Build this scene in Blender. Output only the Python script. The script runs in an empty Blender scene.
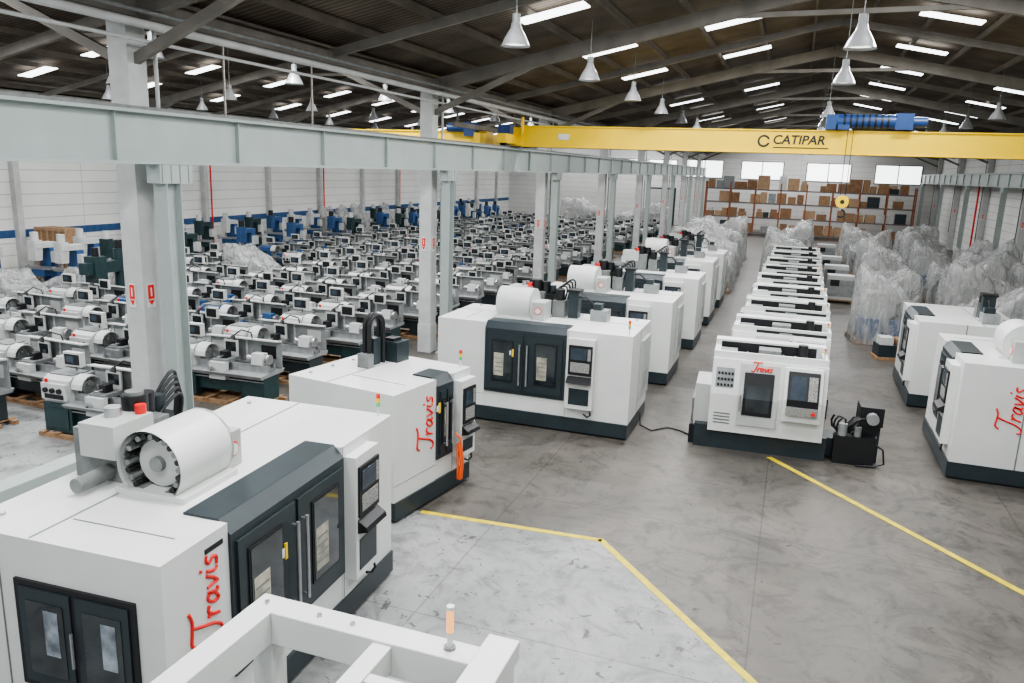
import bpy, math, random
from mathutils import Vector, Matrix, noise
random.seed(7)
SC=bpy.context.scene
COL=bpy.context.collection
pi=math.pi
# ------------------------------------------------------------------ materials
def mat(name,c,rough=.5,metal=0.,var=0.,scale=4.,c2=None,bump=0.,emit=0.,coat=0.):
    m=bpy.data.materials.new(name); m.use_nodes=True
    nt=m.node_tree; b=nt.nodes['Principled BSDF']
    b.inputs['Base Color'].default_value=(*c,1); b.inputs['Roughness'].default_value=rough
    b.inputs['Metallic'].default_value=metal
    if coat: b.inputs['Coat Weight'].default_value=coat
    if emit:
        b.inputs['Emission Color'].default_value=(*c,1); b.inputs['Emission Strength'].default_value=emit
    if var or c2 or bump:
        tc=nt.nodes.new('ShaderNodeTexCoord'); n=nt.nodes.new('ShaderNodeTexNoise')
        n.inputs['Scale'].default_value=scale; n.inputs['Detail'].default_value=5
        nt.links.new(tc.outputs['Object'],n.inputs['Vector'])
        r=nt.nodes.new('ShaderNodeValToRGB')
        r.color_ramp.elements[0].position=.35; r.color_ramp.elements[1].position=.68
        a=c; d=c2 if c2 else tuple(x*(1-var) for x in c)
        r.color_ramp.elements[0].color=(*d,1); r.color_ramp.elements[1].color=(*a,1)
        nt.links.new(n.outputs['Fac'],r.inputs['Fac']); nt.links.new(r.outputs['Color'],b.inputs['Base Color'])
        if bump:
            bp=nt.nodes.new('ShaderNodeBump'); bp.inputs['Strength'].default_value=bump
            nt.links.new(n.outputs['Fac'],bp.inputs['Height']); nt.links.new(bp.outputs['Normal'],b.inputs['Normal'])
    return m
WHITE=mat('machine_white_paint',(.64,.66,.635),.38,var=.07,scale=1.5)
WHITE2=mat('machine_offwhite_paint',(.46,.48,.46),.45,var=.12,scale=2)
DARK=mat('machine_slate_paint',(.024,.036,.042),.4,var=.2,scale=3)
DARKER=mat('black_plastic',(.010,.011,.013),.45,var=.2)
GLASS=mat('dark_window_glass',(.04,.05,.055),.08,var=.5,scale=2.2,c2=(.012,.016,.018),coat=.5)
LITPAINT=mat('painted_interior_light',(.5,.48,.38),.4,var=.6,scale=5)  # beige plate over the door glass; interior light painted into its colour
mat_reflpaint=mat('painted_reflection_panel',(.35,.4,.45),.2,var=.7,scale=6)  # pale plate on the side window glass, a reflection painted as colour
GREY=mat('cast_iron_grey',(.2,.215,.21),.45,var=.3,scale=6)
STEEL=mat('bright_steel',(.5,.51,.52),.3,metal=.8,var=.2,scale=9)
RED=mat('red_paint',(.7,.025,.02),.45,var=.08)
ORANGE=mat('orange_paint',(.8,.13,.03),.5,var=.1)
RACKO=mat('rack_orange_brown',(.34,.11,.045),.6,var=.25)
RACKG=mat('rack_beam_grey',(.16,.15,.15),.6,var=.25)
GREEN=mat('lathe_green_paint',(.02,.048,.052),.45,var=.3,scale=5)
LWHITE=mat('lathe_grey_white_paint',(.55,.565,.55),.42,var=.15,scale=4)
LGREY=mat('lathe_guard_grey',(.27,.285,.285),.38,var=.25,scale=5)
BLUE=mat('blue_machine_paint',(.035,.10,.24),.45,var=.3,scale=5)
BLUE2=mat('hoist_blue',(.015,.055,.18),.4,var=.15)
WOOD=mat('pallet_wood',(.36,.22,.12),.8,var=.35,scale=9)
CARD=mat('cardboard',(.29,.165,.09),.85,var=.3,scale=3)
CARD2=mat('cardboard_light',(.42,.28,.17),.85,var=.2,scale=3)
YEL=mat('crane_yellow',(.84,.57,.015),.4,var=.06,scale=2)
YLINE=mat('floor_line_yellow',(.7,.56,.02),.5,var=.3,scale=7)
CONC=mat('column_paint_white',(.52,.535,.525),.6,var=.18,scale=2.5)
BEAMP=mat('runway_beam_grey_paint',(.34,.39,.375),.5,var=.08,scale=2)
ROOFB=mat('rafter_grey_concrete',(.22,.205,.18),.8,var=.3,scale=1.5)
PURL=mat('purlin_dark_wood',(.13,.112,.09),.85,var=.3,scale=1.5)
SKY=mat('translucent_skylight',(.95,.98,1.0),.5,emit=4)
WIN=mat('daylit_window',(.95,.98,1.0),.4,emit=2.6)
LAMPE=mat('lamp_lens',(1,.98,.92),.4,emit=2)
ALU=mat('spun_aluminium',(.5,.51,.52),.35,metal=.6,var=.15)
LAMPO=mat('beacon_amber',(1,.45,.15),.3,emit=.8)
LAMPG=mat('beacon_green',(.1,.5,.2),.3)
SCREEN=mat('control_screen',(.05,.07,.09),.15,var=.3)
KEY=mat('keypad_grey',(.4,.4,.38),.5,var=.7,scale=40)

def wallmat(name,c,c2,axis):
    m=bpy.data.materials.new(name); m.use_nodes=True; nt=m.node_tree; b=nt.nodes['Principled BSDF']
    tc=nt.nodes.new('ShaderNodeTexCoord'); sp=nt.nodes.new('ShaderNodeSeparateXYZ'); cb=nt.nodes.new('ShaderNodeCombineXYZ')
    nt.links.new(tc.outputs['Object'],sp.inputs[0]); nt.links.new(sp.outputs[axis],cb.inputs[0]); nt.links.new(sp.outputs[2],cb.inputs[1])
    br=nt.nodes.new('ShaderNodeTexBrick'); br.offset=0; br.inputs['Color1'].default_value=(*c,1); br.inputs['Color2'].default_value=(*[x*.95 for x in c],1)
    br.inputs['Mortar'].default_value=(*c2,1); br.inputs['Scale'].default_value=1; br.inputs['Mortar Size'].default_value=.02
    br.inputs['Brick Width'].default_value=30.; br.inputs['Row Height'].default_value=.55
    nt.links.new(cb.outputs[0],br.inputs['Vector'])
    n=nt.nodes.new('ShaderNodeTexNoise'); n.inputs['Scale'].default_value=.5; n.inputs['Detail'].default_value=5
    mx=nt.nodes.new('ShaderNodeMix'); mx.data_type='RGBA'; mx.blend_type='MULTIPLY'; mx.inputs[0].default_value=.25
    nt.links.new(tc.outputs['Object'],n.inputs['Vector'])
    nt.links.new(br.outputs['Color'],mx.inputs[6]); nt.links.new(n.outputs['Fac'],mx.inputs[7])
    nt.links.new(mx.outputs[2],b.inputs['Base Color']); b.inputs['Roughness'].default_value=.7
    return m
WALLX=wallmat('panel_wall_side',(.85,.85,.82),(.5,.5,.49),1)
WALLY=wallmat('block_wall_end',(.72,.72,.7),(.5,.5,.5),0)

def floormat(name,c,cd,rough,stain,tile=4.2,spk=.27):
    m=bpy.data.materials.new(name); m.use_nodes=True; nt=m.node_tree; b=nt.nodes['Principled BSDF']; L=nt.links.new
    tc=nt.nodes.new('ShaderNodeTexCoord')
    def noi(s,d=6,rgh=.6,dist=0):
        n=nt.nodes.new('ShaderNodeTexNoise'); n.inputs['Scale'].default_value=s; n.inputs['Detail'].default_value=d; n.inputs['Roughness'].default_value=rgh
        n.inputs['Distortion'].default_value=dist
        L(tc.outputs['Object'],n.inputs['Vector']); return n
    def mul(a,bb):
        mx=nt.nodes.new('ShaderNodeMix'); mx.data_type='RGBA'; mx.blend_type='MULTIPLY'; mx.inputs[0].default_value=1
        L(a,mx.inputs[6]); L(bb,mx.inputs[7]); return mx.outputs[2]
    def ramp(src,p0,c0,p1,c1):
        r=nt.nodes.new('ShaderNodeValToRGB'); r.color_ramp.elements[0].position=p0; r.color_ramp.elements[1].position=p1
        r.color_ramp.elements[0].color=(*c0,1); r.color_ramp.elements[1].color=(*c1,1); L(src,r.inputs['Fac']); return r.outputs['Color']
    n1=noi(.35,8,.65,.6)
    base=ramp(n1.outputs['Fac'],.38,cd,.62,c)
    base=mul(base,ramp(noi(2.2,8,.7,1.2).outputs['Fac'],.36,(stain,)*3,.5,(1,1,1)))
    base=mul(base,ramp(noi(.8,10,.75,2.5).outputs['Fac'],.38,(stain*.8,)*3,.5,(1,1,1)))
    br=nt.nodes.new('ShaderNodeTexBrick'); br.offset=0; br.inputs['Scale'].default_value=1; br.inputs['Brick Width'].default_value=tile; br.inputs['Row Height'].default_value=tile
    br.inputs['Mortar Size'].default_value=.012; br.inputs['Color1'].default_value=(1,1,1,1); br.inputs['Color2'].default_value=(.9,.9,.9,1); br.inputs['Mortar'].default_value=(.6,.6,.6,1)
    L(tc.outputs['Object'],br.inputs['Vector'])
    base=mul(base,br.outputs['Color'])
    base=mul(base,ramp(noi(4.5,5,.6,1.2).outputs['Fac'],spk,(.3,.3,.3),spk+.025,(1,1,1)))
    L(base,b.inputs['Base Color'])
    rr=nt.nodes.new('ShaderNodeMapRange'); rr.inputs['To Min'].default_value=rough-.12; rr.inputs['To Max'].default_value=rough+.15
    L(n1.outputs['Fac'],rr.inputs['Value']); L(rr.outputs[0],b.inputs['Roughness'])
    return m
FLOOR=floormat('worn_concrete',(.135,.122,.106),(.08,.074,.065),.42,.7,spk=.31)
PAINTF=floormat('painted_concrete_grey',(.3,.305,.3),(.2,.205,.205),.4,.78,spk=.345)

def roofmat():
    m=bpy.data.materials.new('fibre_cement_roof'); m.use_nodes=True; nt=m.node_tree; b=nt.nodes['Principled BSDF']; L=nt.links.new
    tc=nt.nodes.new('ShaderNodeTexCoord'); w=nt.nodes.new('ShaderNodeTexWave'); w.bands_direction='Y'; w.inputs['Scale'].default_value=1.6; w.inputs['Distortion'].default_value=.4
    L(tc.outputs['Object'],w.inputs['Vector'])
    n=nt.nodes.new('ShaderNodeTexNoise'); n.inputs['Scale'].default_value=.8; n.inputs['Detail'].default_value=6; L(tc.outputs['Object'],n.inputs['Vector'])
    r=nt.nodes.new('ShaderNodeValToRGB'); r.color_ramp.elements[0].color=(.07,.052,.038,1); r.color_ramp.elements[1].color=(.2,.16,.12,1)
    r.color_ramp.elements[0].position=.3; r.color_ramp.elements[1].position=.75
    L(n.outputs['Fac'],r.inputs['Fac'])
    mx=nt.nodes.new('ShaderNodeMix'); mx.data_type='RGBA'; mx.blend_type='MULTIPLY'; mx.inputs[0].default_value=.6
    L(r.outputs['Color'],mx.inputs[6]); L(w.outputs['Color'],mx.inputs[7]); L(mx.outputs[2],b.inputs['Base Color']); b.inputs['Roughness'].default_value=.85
    return m
ROOF=roofmat()
def plasticmat():
    m=bpy.data.materials.new('plastic_wrap_film'); m.use_nodes=True; nt=m.node_tree; b=nt.nodes['Principled BSDF']; L=nt.links.new
    tc=nt.nodes.new('ShaderNodeTexCoord'); n=nt.nodes.new('ShaderNodeTexNoise'); n.inputs['Scale'].default_value=2.4; n.inputs['Detail'].default_value=7; n.inputs['Roughness'].default_value=.6; n.inputs['Distortion'].default_value=1.2
    mp=nt.nodes.new('ShaderNodeMapping'); mp.inputs['Scale'].default_value=(1.6,1.6,.6); L(tc.outputs['Object'],mp.inputs['Vector']); L(mp.outputs[0],n.inputs['Vector'])
    b.inputs['Base Color'].default_value=(.56,.57,.56,1); b.inputs['Roughness'].default_value=.24
    bp=nt.nodes.new('ShaderNodeBump'); bp.inputs['Strength'].default_value=.9; bp.inputs['Distance'].default_value=.25; L(n.outputs['Fac'],bp.inputs['Height']); L(bp.outputs['Normal'],b.inputs['Normal'])
    r=nt.nodes.new('ShaderNodeMapRange'); r.inputs['From Min'].default_value=.38; r.inputs['From Max'].default_value=.64; r.inputs['To Min'].default_value=.26; r.inputs['To Max'].default_value=.72
    L(n.outputs['Fac'],r.inputs['Value']); L(r.outputs[0],b.inputs['Alpha'])
    return m
FILM=plasticmat()

# ------------------------------------------------------------------ mesh builder
class MB:
    def __init__(s): s.v=[]; s.f=[]; s.mi=[]; s.mats=[]; s.T=Matrix(); s.sm=[]
    def m(s,mt):
        if mt not in s.mats: s.mats.append(mt)
        return s.mats.index(mt)
    def add(s,vs,fs,mt,smooth=False):
        o=len(s.v); k=s.m(mt)
        s.v+= [tuple(s.T@Vector(p)) for p in vs]
        for f in fs: s.f.append(tuple(i+o for i in f)); s.mi.append(k); s.sm.append(smooth)
    def box(s,x0,x1,y0,y1,z0,z1,mt):
        s.add([(x0,y0,z0),(x1,y0,z0),(x1,y1,z0),(x0,y1,z0),(x0,y0,z1),(x1,y0,z1),(x1,y1,z1),(x0,y1,z1)],
              [(0,3,2,1),(4,5,6,7),(0,1,5,4),(1,2,6,5),(2,3,7,6),(3,0,4,7)],mt)
    def prism(s,pts,axis,a,b,mt):
        n=len(pts)
        def P(p,t): return (t,p[0],p[1]) if axis==0 else ((p[0],t,p[1]) if axis==1 else (p[0],p[1],t))
        vs=[P(p,a) for p in pts]+[P(p,b) for p in pts]
        fs=[tuple(range(n))[::-1],tuple(range(n,2*n))]+[(i,(i+1)%n,n+(i+1)%n,n+i) for i in range(n)]
        s.add(vs,fs,mt)
    def beam(s,p0,p1,w,h,mt):
        p0=Vector(p0);p1=Vector(p1);d=(p1-p0).normalized(); up=Vector((0,0,1)) if abs(d.z)<.95 else Vector((0,1,0))
        a=d.cross(up).normalized(); b=a.cross(d).normalized(); vs=[]
        for p in (p0,p1):
            for i,j in ((-1,-1),(1,-1),(1,1),(-1,1)): vs.append(tuple(p+a*i*w/2+b*j*h/2))
        s.add(vs,[(0,1,2,3),(7,6,5,4),(0,4,5,1),(1,5,6,2),(2,6,7,3),(3,7,4,0)],mt)
    def cyl(s,p0,p1,r,mt,n=14,r2=None,caps=True):
        p0=Vector(p0);p1=Vector(p1);r2=r if r2 is None else r2
        d=(p1-p0).normalized(); up=Vector((0,0,1)) if abs(d.z)<.9 else Vector((1,0,0))
        a=d.cross(up).normalized(); b=d.cross(a)
        vs=[];
        for p,rr in ((p0,r),(p1,r2)):
            for i in range(n):
                t=2*pi*i/n; vs.append(tuple(p+a*math.cos(t)*rr+b*math.sin(t)*rr))
        s.add(vs,[(i,(i+1)%n,n+(i+1)%n,n+i) for i in range(n)],mt,True)
        if caps: s.add(vs,[tuple(range(n))[::-1],tuple(range(n,2*n))],mt)
    def tube(s,pts,r,mt,n=7):
        pts=[Vector(p) for p in pts]; vs=[];a=None
        for i,p in enumerate(pts):
            d=(pts[min(i+1,len(pts)-1)]-pts[max(i-1,0)]).normalized()
            if a is None:
                up=Vector((0,0,1)) if abs(d.z)<.9 else Vector((1,0,0)); a=d.cross(up).normalized()
            else: a=(a-d*a.dot(d)).normalized()
            b=d.cross(a)
            for k in range(n):
                t=2*pi*k/n; vs.append(tuple(p+a*math.cos(t)*r+b*math.sin(t)*r))
        fs=[(i*n+k,i*n+(k+1)%n,(i+1)*n+(k+1)%n,(i+1)*n+k) for i in range(len(pts)-1) for k in range(n)]
        s.add(vs,fs,mt,True)
        e=(len(pts)-1)*n
        s.add(vs,[tuple(range(n))[::-1],tuple(range(e,e+n))],mt)
    def revolve(s,prof,mt,c=(0,0,0),n=18):
        vs=[(c[0]+r*math.cos(2*pi*i/n),c[1]+r*math.sin(2*pi*i/n),c[2]+z) for r,z in prof for i in range(n)]
        fs=[(j*n+i,j*n+(i+1)%n,(j+1)*n+(i+1)%n,(j+1)*n+i) for j in range(len(prof)-1) for i in range(n)]
        s.add(vs,fs,mt,True)
    def mesh(s,name):
        me=bpy.data.meshes.new(name); me.from_pydata(s.v,[],s.f)
        for m_ in s.mats: me.materials.append(m_)
        me.polygons.foreach_set('material_index',s.mi); me.polygons.foreach_set('use_smooth',s.sm); me.update()
        return me
    def obj(s,name,loc=(0,0,0),rot=0,bev=0):
        return place(s.mesh(name),name,loc,rot,bev)
def place(me,name,loc=(0,0,0),rot=0,bev=0,sc=None):
    o=bpy.data.objects.new(name,me); COL.objects.link(o); o.location=loc; o.rotation_euler=(0,0,math.radians(rot))
    if sc: o.scale=sc
    if bev:
        b=o.modifiers.new('bevel','BEVEL'); b.width=bev; b.segments=2; b.limit_method='ANGLE'; b.angle_limit=math.radians(50)
    return o
STR=[[(-.1,2.2),(.15,2.6),(.9,2.55),(1.7,2.5),(2.3,2.75)],[(1.25,2.5),(1.1,1.6),(.95,.5),(.6,-.15),(.15,-.1),(0,.25)],
 [(1.45,1.0),(1.6,.9),(1.55,0)],[(1.58,.5),(1.85,1.0),(2.25,.95)],
 [(3.1,.85),(2.7,1.0),(2.4,.5),(2.6,.02),(2.95,.3),(3.1,.95),(3.08,.2),(3.35,.05)],
 [(3.45,1.0),(3.65,.4),(3.75,.03),(4.05,.5),(4.25,1.05)],[(4.55,1.0),(4.48,.3),(4.7,.02)],[(4.65,1.45),(4.7,1.6)],
 [(5.55,.95),(5.2,1.0),(5.05,.7),(5.4,.4),(5.3,.05),(4.85,.05)]]
def crom(p,k=5):
    q=[Vector((*a,0)) for a in p]; q=[2*q[0]-q[1]]+q+[2*q[-1]-q[-2]]; out=[]
    for i in range(1,len(q)-2):
        for j in range(k):
            t=j/k; out.append(.5*((2*q[i])+(q[i+1]-q[i-1])*t+(2*q[i-1]-5*q[i]+4*q[i+1]-q[i+2])*t*t+(3*q[i]-q[i-1]-3*q[i+1]+q[i+2])*t**3))
    out.append(q[-2]); return out
def logo(mb,org,U,V,size,mt=RED,thick=.115):
    org=Vector(org);U=Vector(U);V=Vector(V);k=size/5.6
    for st in STR:
        pts=[org+U*((p.x+.22*p.y)*k)+V*(p.y*k) for p in (crom(st) if len(st)>2 else [Vector((*a,0)) for a in st])]
        mb.tube(pts,thick*k,mt,5)

# ------------------------------------------------------------------ CNC machining centre
def vmc(name,loc,rot,W,D,H,a=.22,b=.69,side_window=False,text='front',drum=True,arch='box',beacon=True,head=True,drumx=None,tx=None,tz=1.05,tl=1.05):
    g=MB(); xa,xb=a*W,b*W; zb=.36
    g.box(.04,W-.04,.06,D-.05,0,.07,DARKER)
    g.box(0,W,-.03,D,.05,zb,DARK)
    g.box(0,W,.10,D,zb,H,WHITE)
    g.box(0,xa,0,.10,zb,H,WHITE); g.box(xb,W,0,.10,zb,H,WHITE)
    g.box(xa,xb,.01,.10,zb,.72,WHITE)
    g.prism([(-.03,.74),(.1,.74),(.45,H+.02),(.10,H+.02),(-.03,H-.12)],0,xa,xb,DARK)
    g.box(xa,xb,.10,.50,H-.02,H+.025,DARK)
    mid=(xa+xb)/2
    for i,(x0,x1) in enumerate(((xa+.07,mid-.03),(mid+.03,xb-.07))):
        g.box(x0,x1,-.06,-.02,.82,H-.22,DARK)
        wx0,wx1=(x0+.14*(x1-x0),x1-.26*(x1-x0)) if i==0 else (x0+.26*(x1-x0),x1-.14*(x1-x0))
        g.box(wx0,wx1,-.075,-.055,1.02,H-.36,DARKER)
        g.box(wx0+.03,wx1-.03,-.082,-.07,1.05,H-.39,GLASS)
        ww=wx1-wx0
        g.box(wx0+.06,wx0+.06+.45*ww,-.085,-.08,1.15,1.68,LITPAINT)
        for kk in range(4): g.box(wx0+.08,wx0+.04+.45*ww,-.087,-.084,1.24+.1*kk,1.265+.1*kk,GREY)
    for hx in (mid-.09,mid+.09):
        g.cyl((hx,-.13,.98),(hx,-.13,H-.42),.022,STEEL,8)
        for hz in (1.02,H-.46): g.cyl((hx,-.13,hz),(hx,-.05,hz),.015,STEEL,6)
    g.box(mid-.28,mid-.24,-.09,-.07,1.62,1.8,YEL); g.box(mid-.34,mid-.30,-.09,-.07,1.66,1.76,WHITE)
    px0=xb+.06; px1=min(px0+.62,W-.05)
    g.box(px0,px1,-.16,0,.62,H-.14,WHITE)
    g.box(px0+.05,px1-.04,-.19,-.15,H-.95,H-.28,DARKER)
    g.box(px0+.10,px1-.16,-.2,-.185,H-.6,H-.34,SCREEN); g.box(px1-.14,px1-.07,-.2,-.185,H-.6,H-.34,KEY)
    g.box(px0+.1,px1-.09,-.2,-.185,H-.88,H-.66,KEY)
    g.prism([(-.30,H-1.12),(-.16,H-1.16),(-.16,H-.98),(-.28,H-1.06)],0,px0+.04,px1-.04,DARKER)
    g.cyl((px1-.14,-.2,H-1.1),(px1-.14,-.27,H-1.1),.04,RED,10)
    g.box(px0+.08,px1-.08,-.17,-.155,.72,H-1.26,DARK)
    g.tube([(px1-.05,-.1,.62),(px1-.03,-.12,.5),(px1-.1,-.1,.45),(px1-.2,-.08,.5)],.02,DARKER,6)
    g.box(W-.004,W+.004,D*.45,D*.46,zb,H,GREY); g.box(.02,W-.02,D*.62,D*.63,H,H+.004,GREY)
    g.box(xb+.02,xb+.03,-.004,.02,zb,H,GREY); g.box(.0,xa,-.003,.0,zb+.28,zb+.29,GREY)
    g.box(xa*.5,xa*.5+.012,D*.1,D*.6,H,H+.006,GREY)
    g.box(W,W+.05,D*.5,D*.95,zb+.3,H-.3,WHITE2)
    for i in range(7): g.box(W+.048,W+.056,D*.6,D*.85,zb+.5+i*.06,zb+.52+i*.06,GREY)
    if side_window:
        g.box(-.03,.0,.28,1.62,.92,2.0,DARKER)
        for y0,y1 in ((.34,.92),(.98,1.56)):
            g.box(-.045,-.025,y0,y1,.98,1.94,DARK)
            g.box(-.052,-.04,y0+.08,y1-.08,1.08,1.82,GLASS); g.box(-.056,-.05,y0+.14,y0+.3,1.3,1.75,mat_reflpaint)
        g.cyl((-.08,.95,1.25),(-.08,.95,1.6),.015,STEEL,6)
        g.box(-.012,0,1.8,1.81,zb,H,GREY)
        g.box(xa-.34,xa-.08,-.006,.0,H-.17,H-.12,DARKER)
    if text=='front': logo(g,(tx if tx is not None else xa*.66+.1,-.005,tz),(0,0,1),(-1,0,0),tl)
    if text=='right': logo(g,(W+.01,tx,tz),(0,0,1),(0,-1,0),tl)
    zt=H
    if drum:
        dx=drumx if drumx is not None else .22*W; dy=D*.46; r=.39; cz=zt+.32; dl=.85
        g.cyl((dx,dy,cz),(dx+dl,dy,cz),r,WHITE,36,caps=False)
        g.cyl((dx+.02,dy,cz),(dx+dl,dy,cz),r-.025,WHITE2,36,caps=False)
        g.cyl((dx+dl-.04,dy,cz),(dx+dl,dy,cz),r,WHITE,36)
        g.cyl((dx+.22,dy,cz),(dx+.26,dy,cz),r-.03,LGREY,36)
        for i in range(24):
            t=2*pi*i/24; yy=dy+math.cos(t)*(r-.075); zz=cz+math.sin(t)*(r-.075)
            g.cyl((dx+.05,yy,zz),(dx+.24,yy,zz),.032,DARKER if i%2 else GREY,8)
        g.cyl((dx+.16,dy,cz),(dx+.24,dy,cz),r-.14,WHITE2,24); g.cyl((dx+.1,dy,cz),(dx+.2,dy,cz),.08,GREY,18)
        g.box(dx-.02,dx+dl,dy-.42,dy+.42,zt-.01,zt+.06,WHITE)
        g.box(dx+dl,dx+dl+.3,dy-.26,dy+.3,zt,zt+.42,WHITE2); g.cyl((dx+dl+.15,dy-.26,zt+.22),(dx+dl+.15,dy-.27,zt+.22),.09,RED,14); g.cyl((dx+dl+.15,dy-.268,zt+.22),(dx+dl+.15,dy-.28,zt+.22),.07,WHITE,14)
    if head:
        hx=.40*W; hy=D*.80
        g.box(hx-.5,hx+.25,hy-.25,hy+.35,zt-.02,zt+.55,GREY); g.box(hx-.62,hx-.05,hy-.3,hy+.15,zt+.3,zt+.66,WHITE2)
        g.box(hx-.6,hx-.5,hy-.25,hy+.1,zt+.36,zt+.6,GREY)
        g.cyl((hx,hy-.02,zt+.5),(hx,hy-.02,zt+.82),.14,DARKER,14); g.cyl((hx-.3,hy,zt+.6),(hx-.3,hy,zt+.76),.09,STEEL,12)
        g.cyl((hx+.22,hy+.05,zt+.5),(hx+.22,hy+.05,zt+.78),.11,DARKER,12); g.cyl((hx,hy-.02,zt+.82),(hx,hy-.02,zt+.86),.1,GREY,12)
        g.box(hx+.28,hx+.5,hy-.1,hy+.26,zt,zt+.5,DARKER); g.cyl((hx+.4,hy+.05,zt+.5),(hx+.4,hy+.05,zt+.7),.08,DARK,12)
        g.cyl((hx-.5,hy-.1,zt+.12),(hx-.95,hy-.1,zt+.12),.08,GREY,12); g.cyl((hx-.12,hy-.2,zt+.66),(hx-.12,hy-.2,zt+.76),.06,RED,10)
        for k in range(5):
            g.tube([(hx+.05+k*.05+.6*math.sin(t*pi/10)*.5+t*.06,hy-.05+.06*k,zt+.3+(.36+.05*k)*math.sin(t*pi/10)) for t in range(11)],.022,DARKER,6)
    ax=.62*W; ay=D*.66
    if arch=='arch':
        hh=.72
        for q in (0,.1):
            g.tube([(ax+.2,ay+q,zt)]+[(ax+.2*math.cos(t*pi/12),ay+q,zt+hh+.2*math.sin(t*pi/12)) for t in range(13)]+[(ax-.2,ay+q,zt)],.045,DARKER,6)
        g.box(ax-.1,ax+.1,ay-.02,ay+.12,zt,zt+.5,DARK)
        g.box(ax-.35,ax-.2,ay-.1,ay+.15,zt,zt+.25,GREY)
        g.box(ax+.30,ax+.66,ay-.25,ay+.15,zt,zt+.38,DARK); g.box(ax+.36,ax+.6,ay-.12,ay+.1,zt+.38,zt+.43,DARKER)
    if arch=='box':
        g.box(ax-.12,ax+.12,ay,ay+.3,zt,zt+.62,DARK); g.box(ax-.16,ax+.16,ay-.04,ay+.34,zt+.62,zt+.68,DARKER)
        g.box(ax-.5,ax-.2,ay-.05,ay+.3,zt,zt+.4,GREY); g.cyl((ax-.35,ay+.1,zt+.4),(ax-.35,ay+.1,zt+.66),.11,DARKER,12)
        g.box(ax+.45,ax+.85,ay-.1,ay+.3,zt,zt+.26,LGREY); g.box(ax+.5,ax+.7,ay-.06,ay+.2,zt+.26,zt+.4,DARK)
        g.tube([(ax+.12,ay+.1,zt+.5),(ax+.3,ay+.1,zt+.52),(ax+.42,ay+.1,zt+.4),(ax+.46,ay+.1,zt+.2)],.03,DARKER,6)
    for i in range(4): g.cyl((.3+i*(W-.6)/3,D*.9,zt),(.3+i*(W-.6)/3,D*.9,zt+.03),.03,STEEL,8)
    if beacon:
        bx,by=W-.12,.14
        g.cyl((bx,by,zt),(bx,by,zt+.14),.015,WHITE,8); g.cyl((bx,by,zt+.14),(bx,by,zt+.2),.028,LAMPG,10); g.cyl((bx,by,zt+.2),(bx,by,zt+.26),.028,YEL,10); g.cyl((bx,by,zt+.26),(bx,by,zt+.32),.028,RED,10)
    return g.obj(name,loc,rot,.012)

vmc('machining_center',(-4.75,4.7,0),93,4.5,2.3,2.4,a=.2,b=.69,side_window=True,arch='none',drumx=1.1,tx=.72,tz=1.33,tl=.86)
vmc('machining_center',(-5.7,10.6,0),81,2.3,2.25,2.2,a=.52,b=.74,drum=False,head=False,arch='arch',tx=1.08,tz=1.0,tl=.95)
vmc('machining_center',(-7.6,16.3,0),0,4.6,2.15,2.35,a=.26,b=.68,text='none',drumx=1.2)
vmc('machining_center',(-6.9,21.3,0),0,4.0,2.2,2.35,a=.26,b=.68,text='none',drumx=.8,beacon=False)
vmc('machining_center',(-6.6,26.3,0),0,3.8,2.2,2.4,text='none',drum=False,beacon=False)
vmc('machining_center',(-6.4,31.0,0),0,3.6,2.2,2.5,text='none',beacon=False)
vmc('machining_center',(-6.2,35.6,0),0,3.4,2.2,2.4,text='none',drum=False,beacon=False)
vmc('machining_center',(3.4,20.1,0),-90,3.2,2.5,2.4,a=.3,text='right',drumx=1.6,head=False,arch='none',tx=1.1,tz=1.1,tl=.9,beacon=False)
vmc('machining_center',(3.3,25.6,0),-90,3.4,2.4,2.3,text='none',drum=False,head=False,beacon=False)

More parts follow.
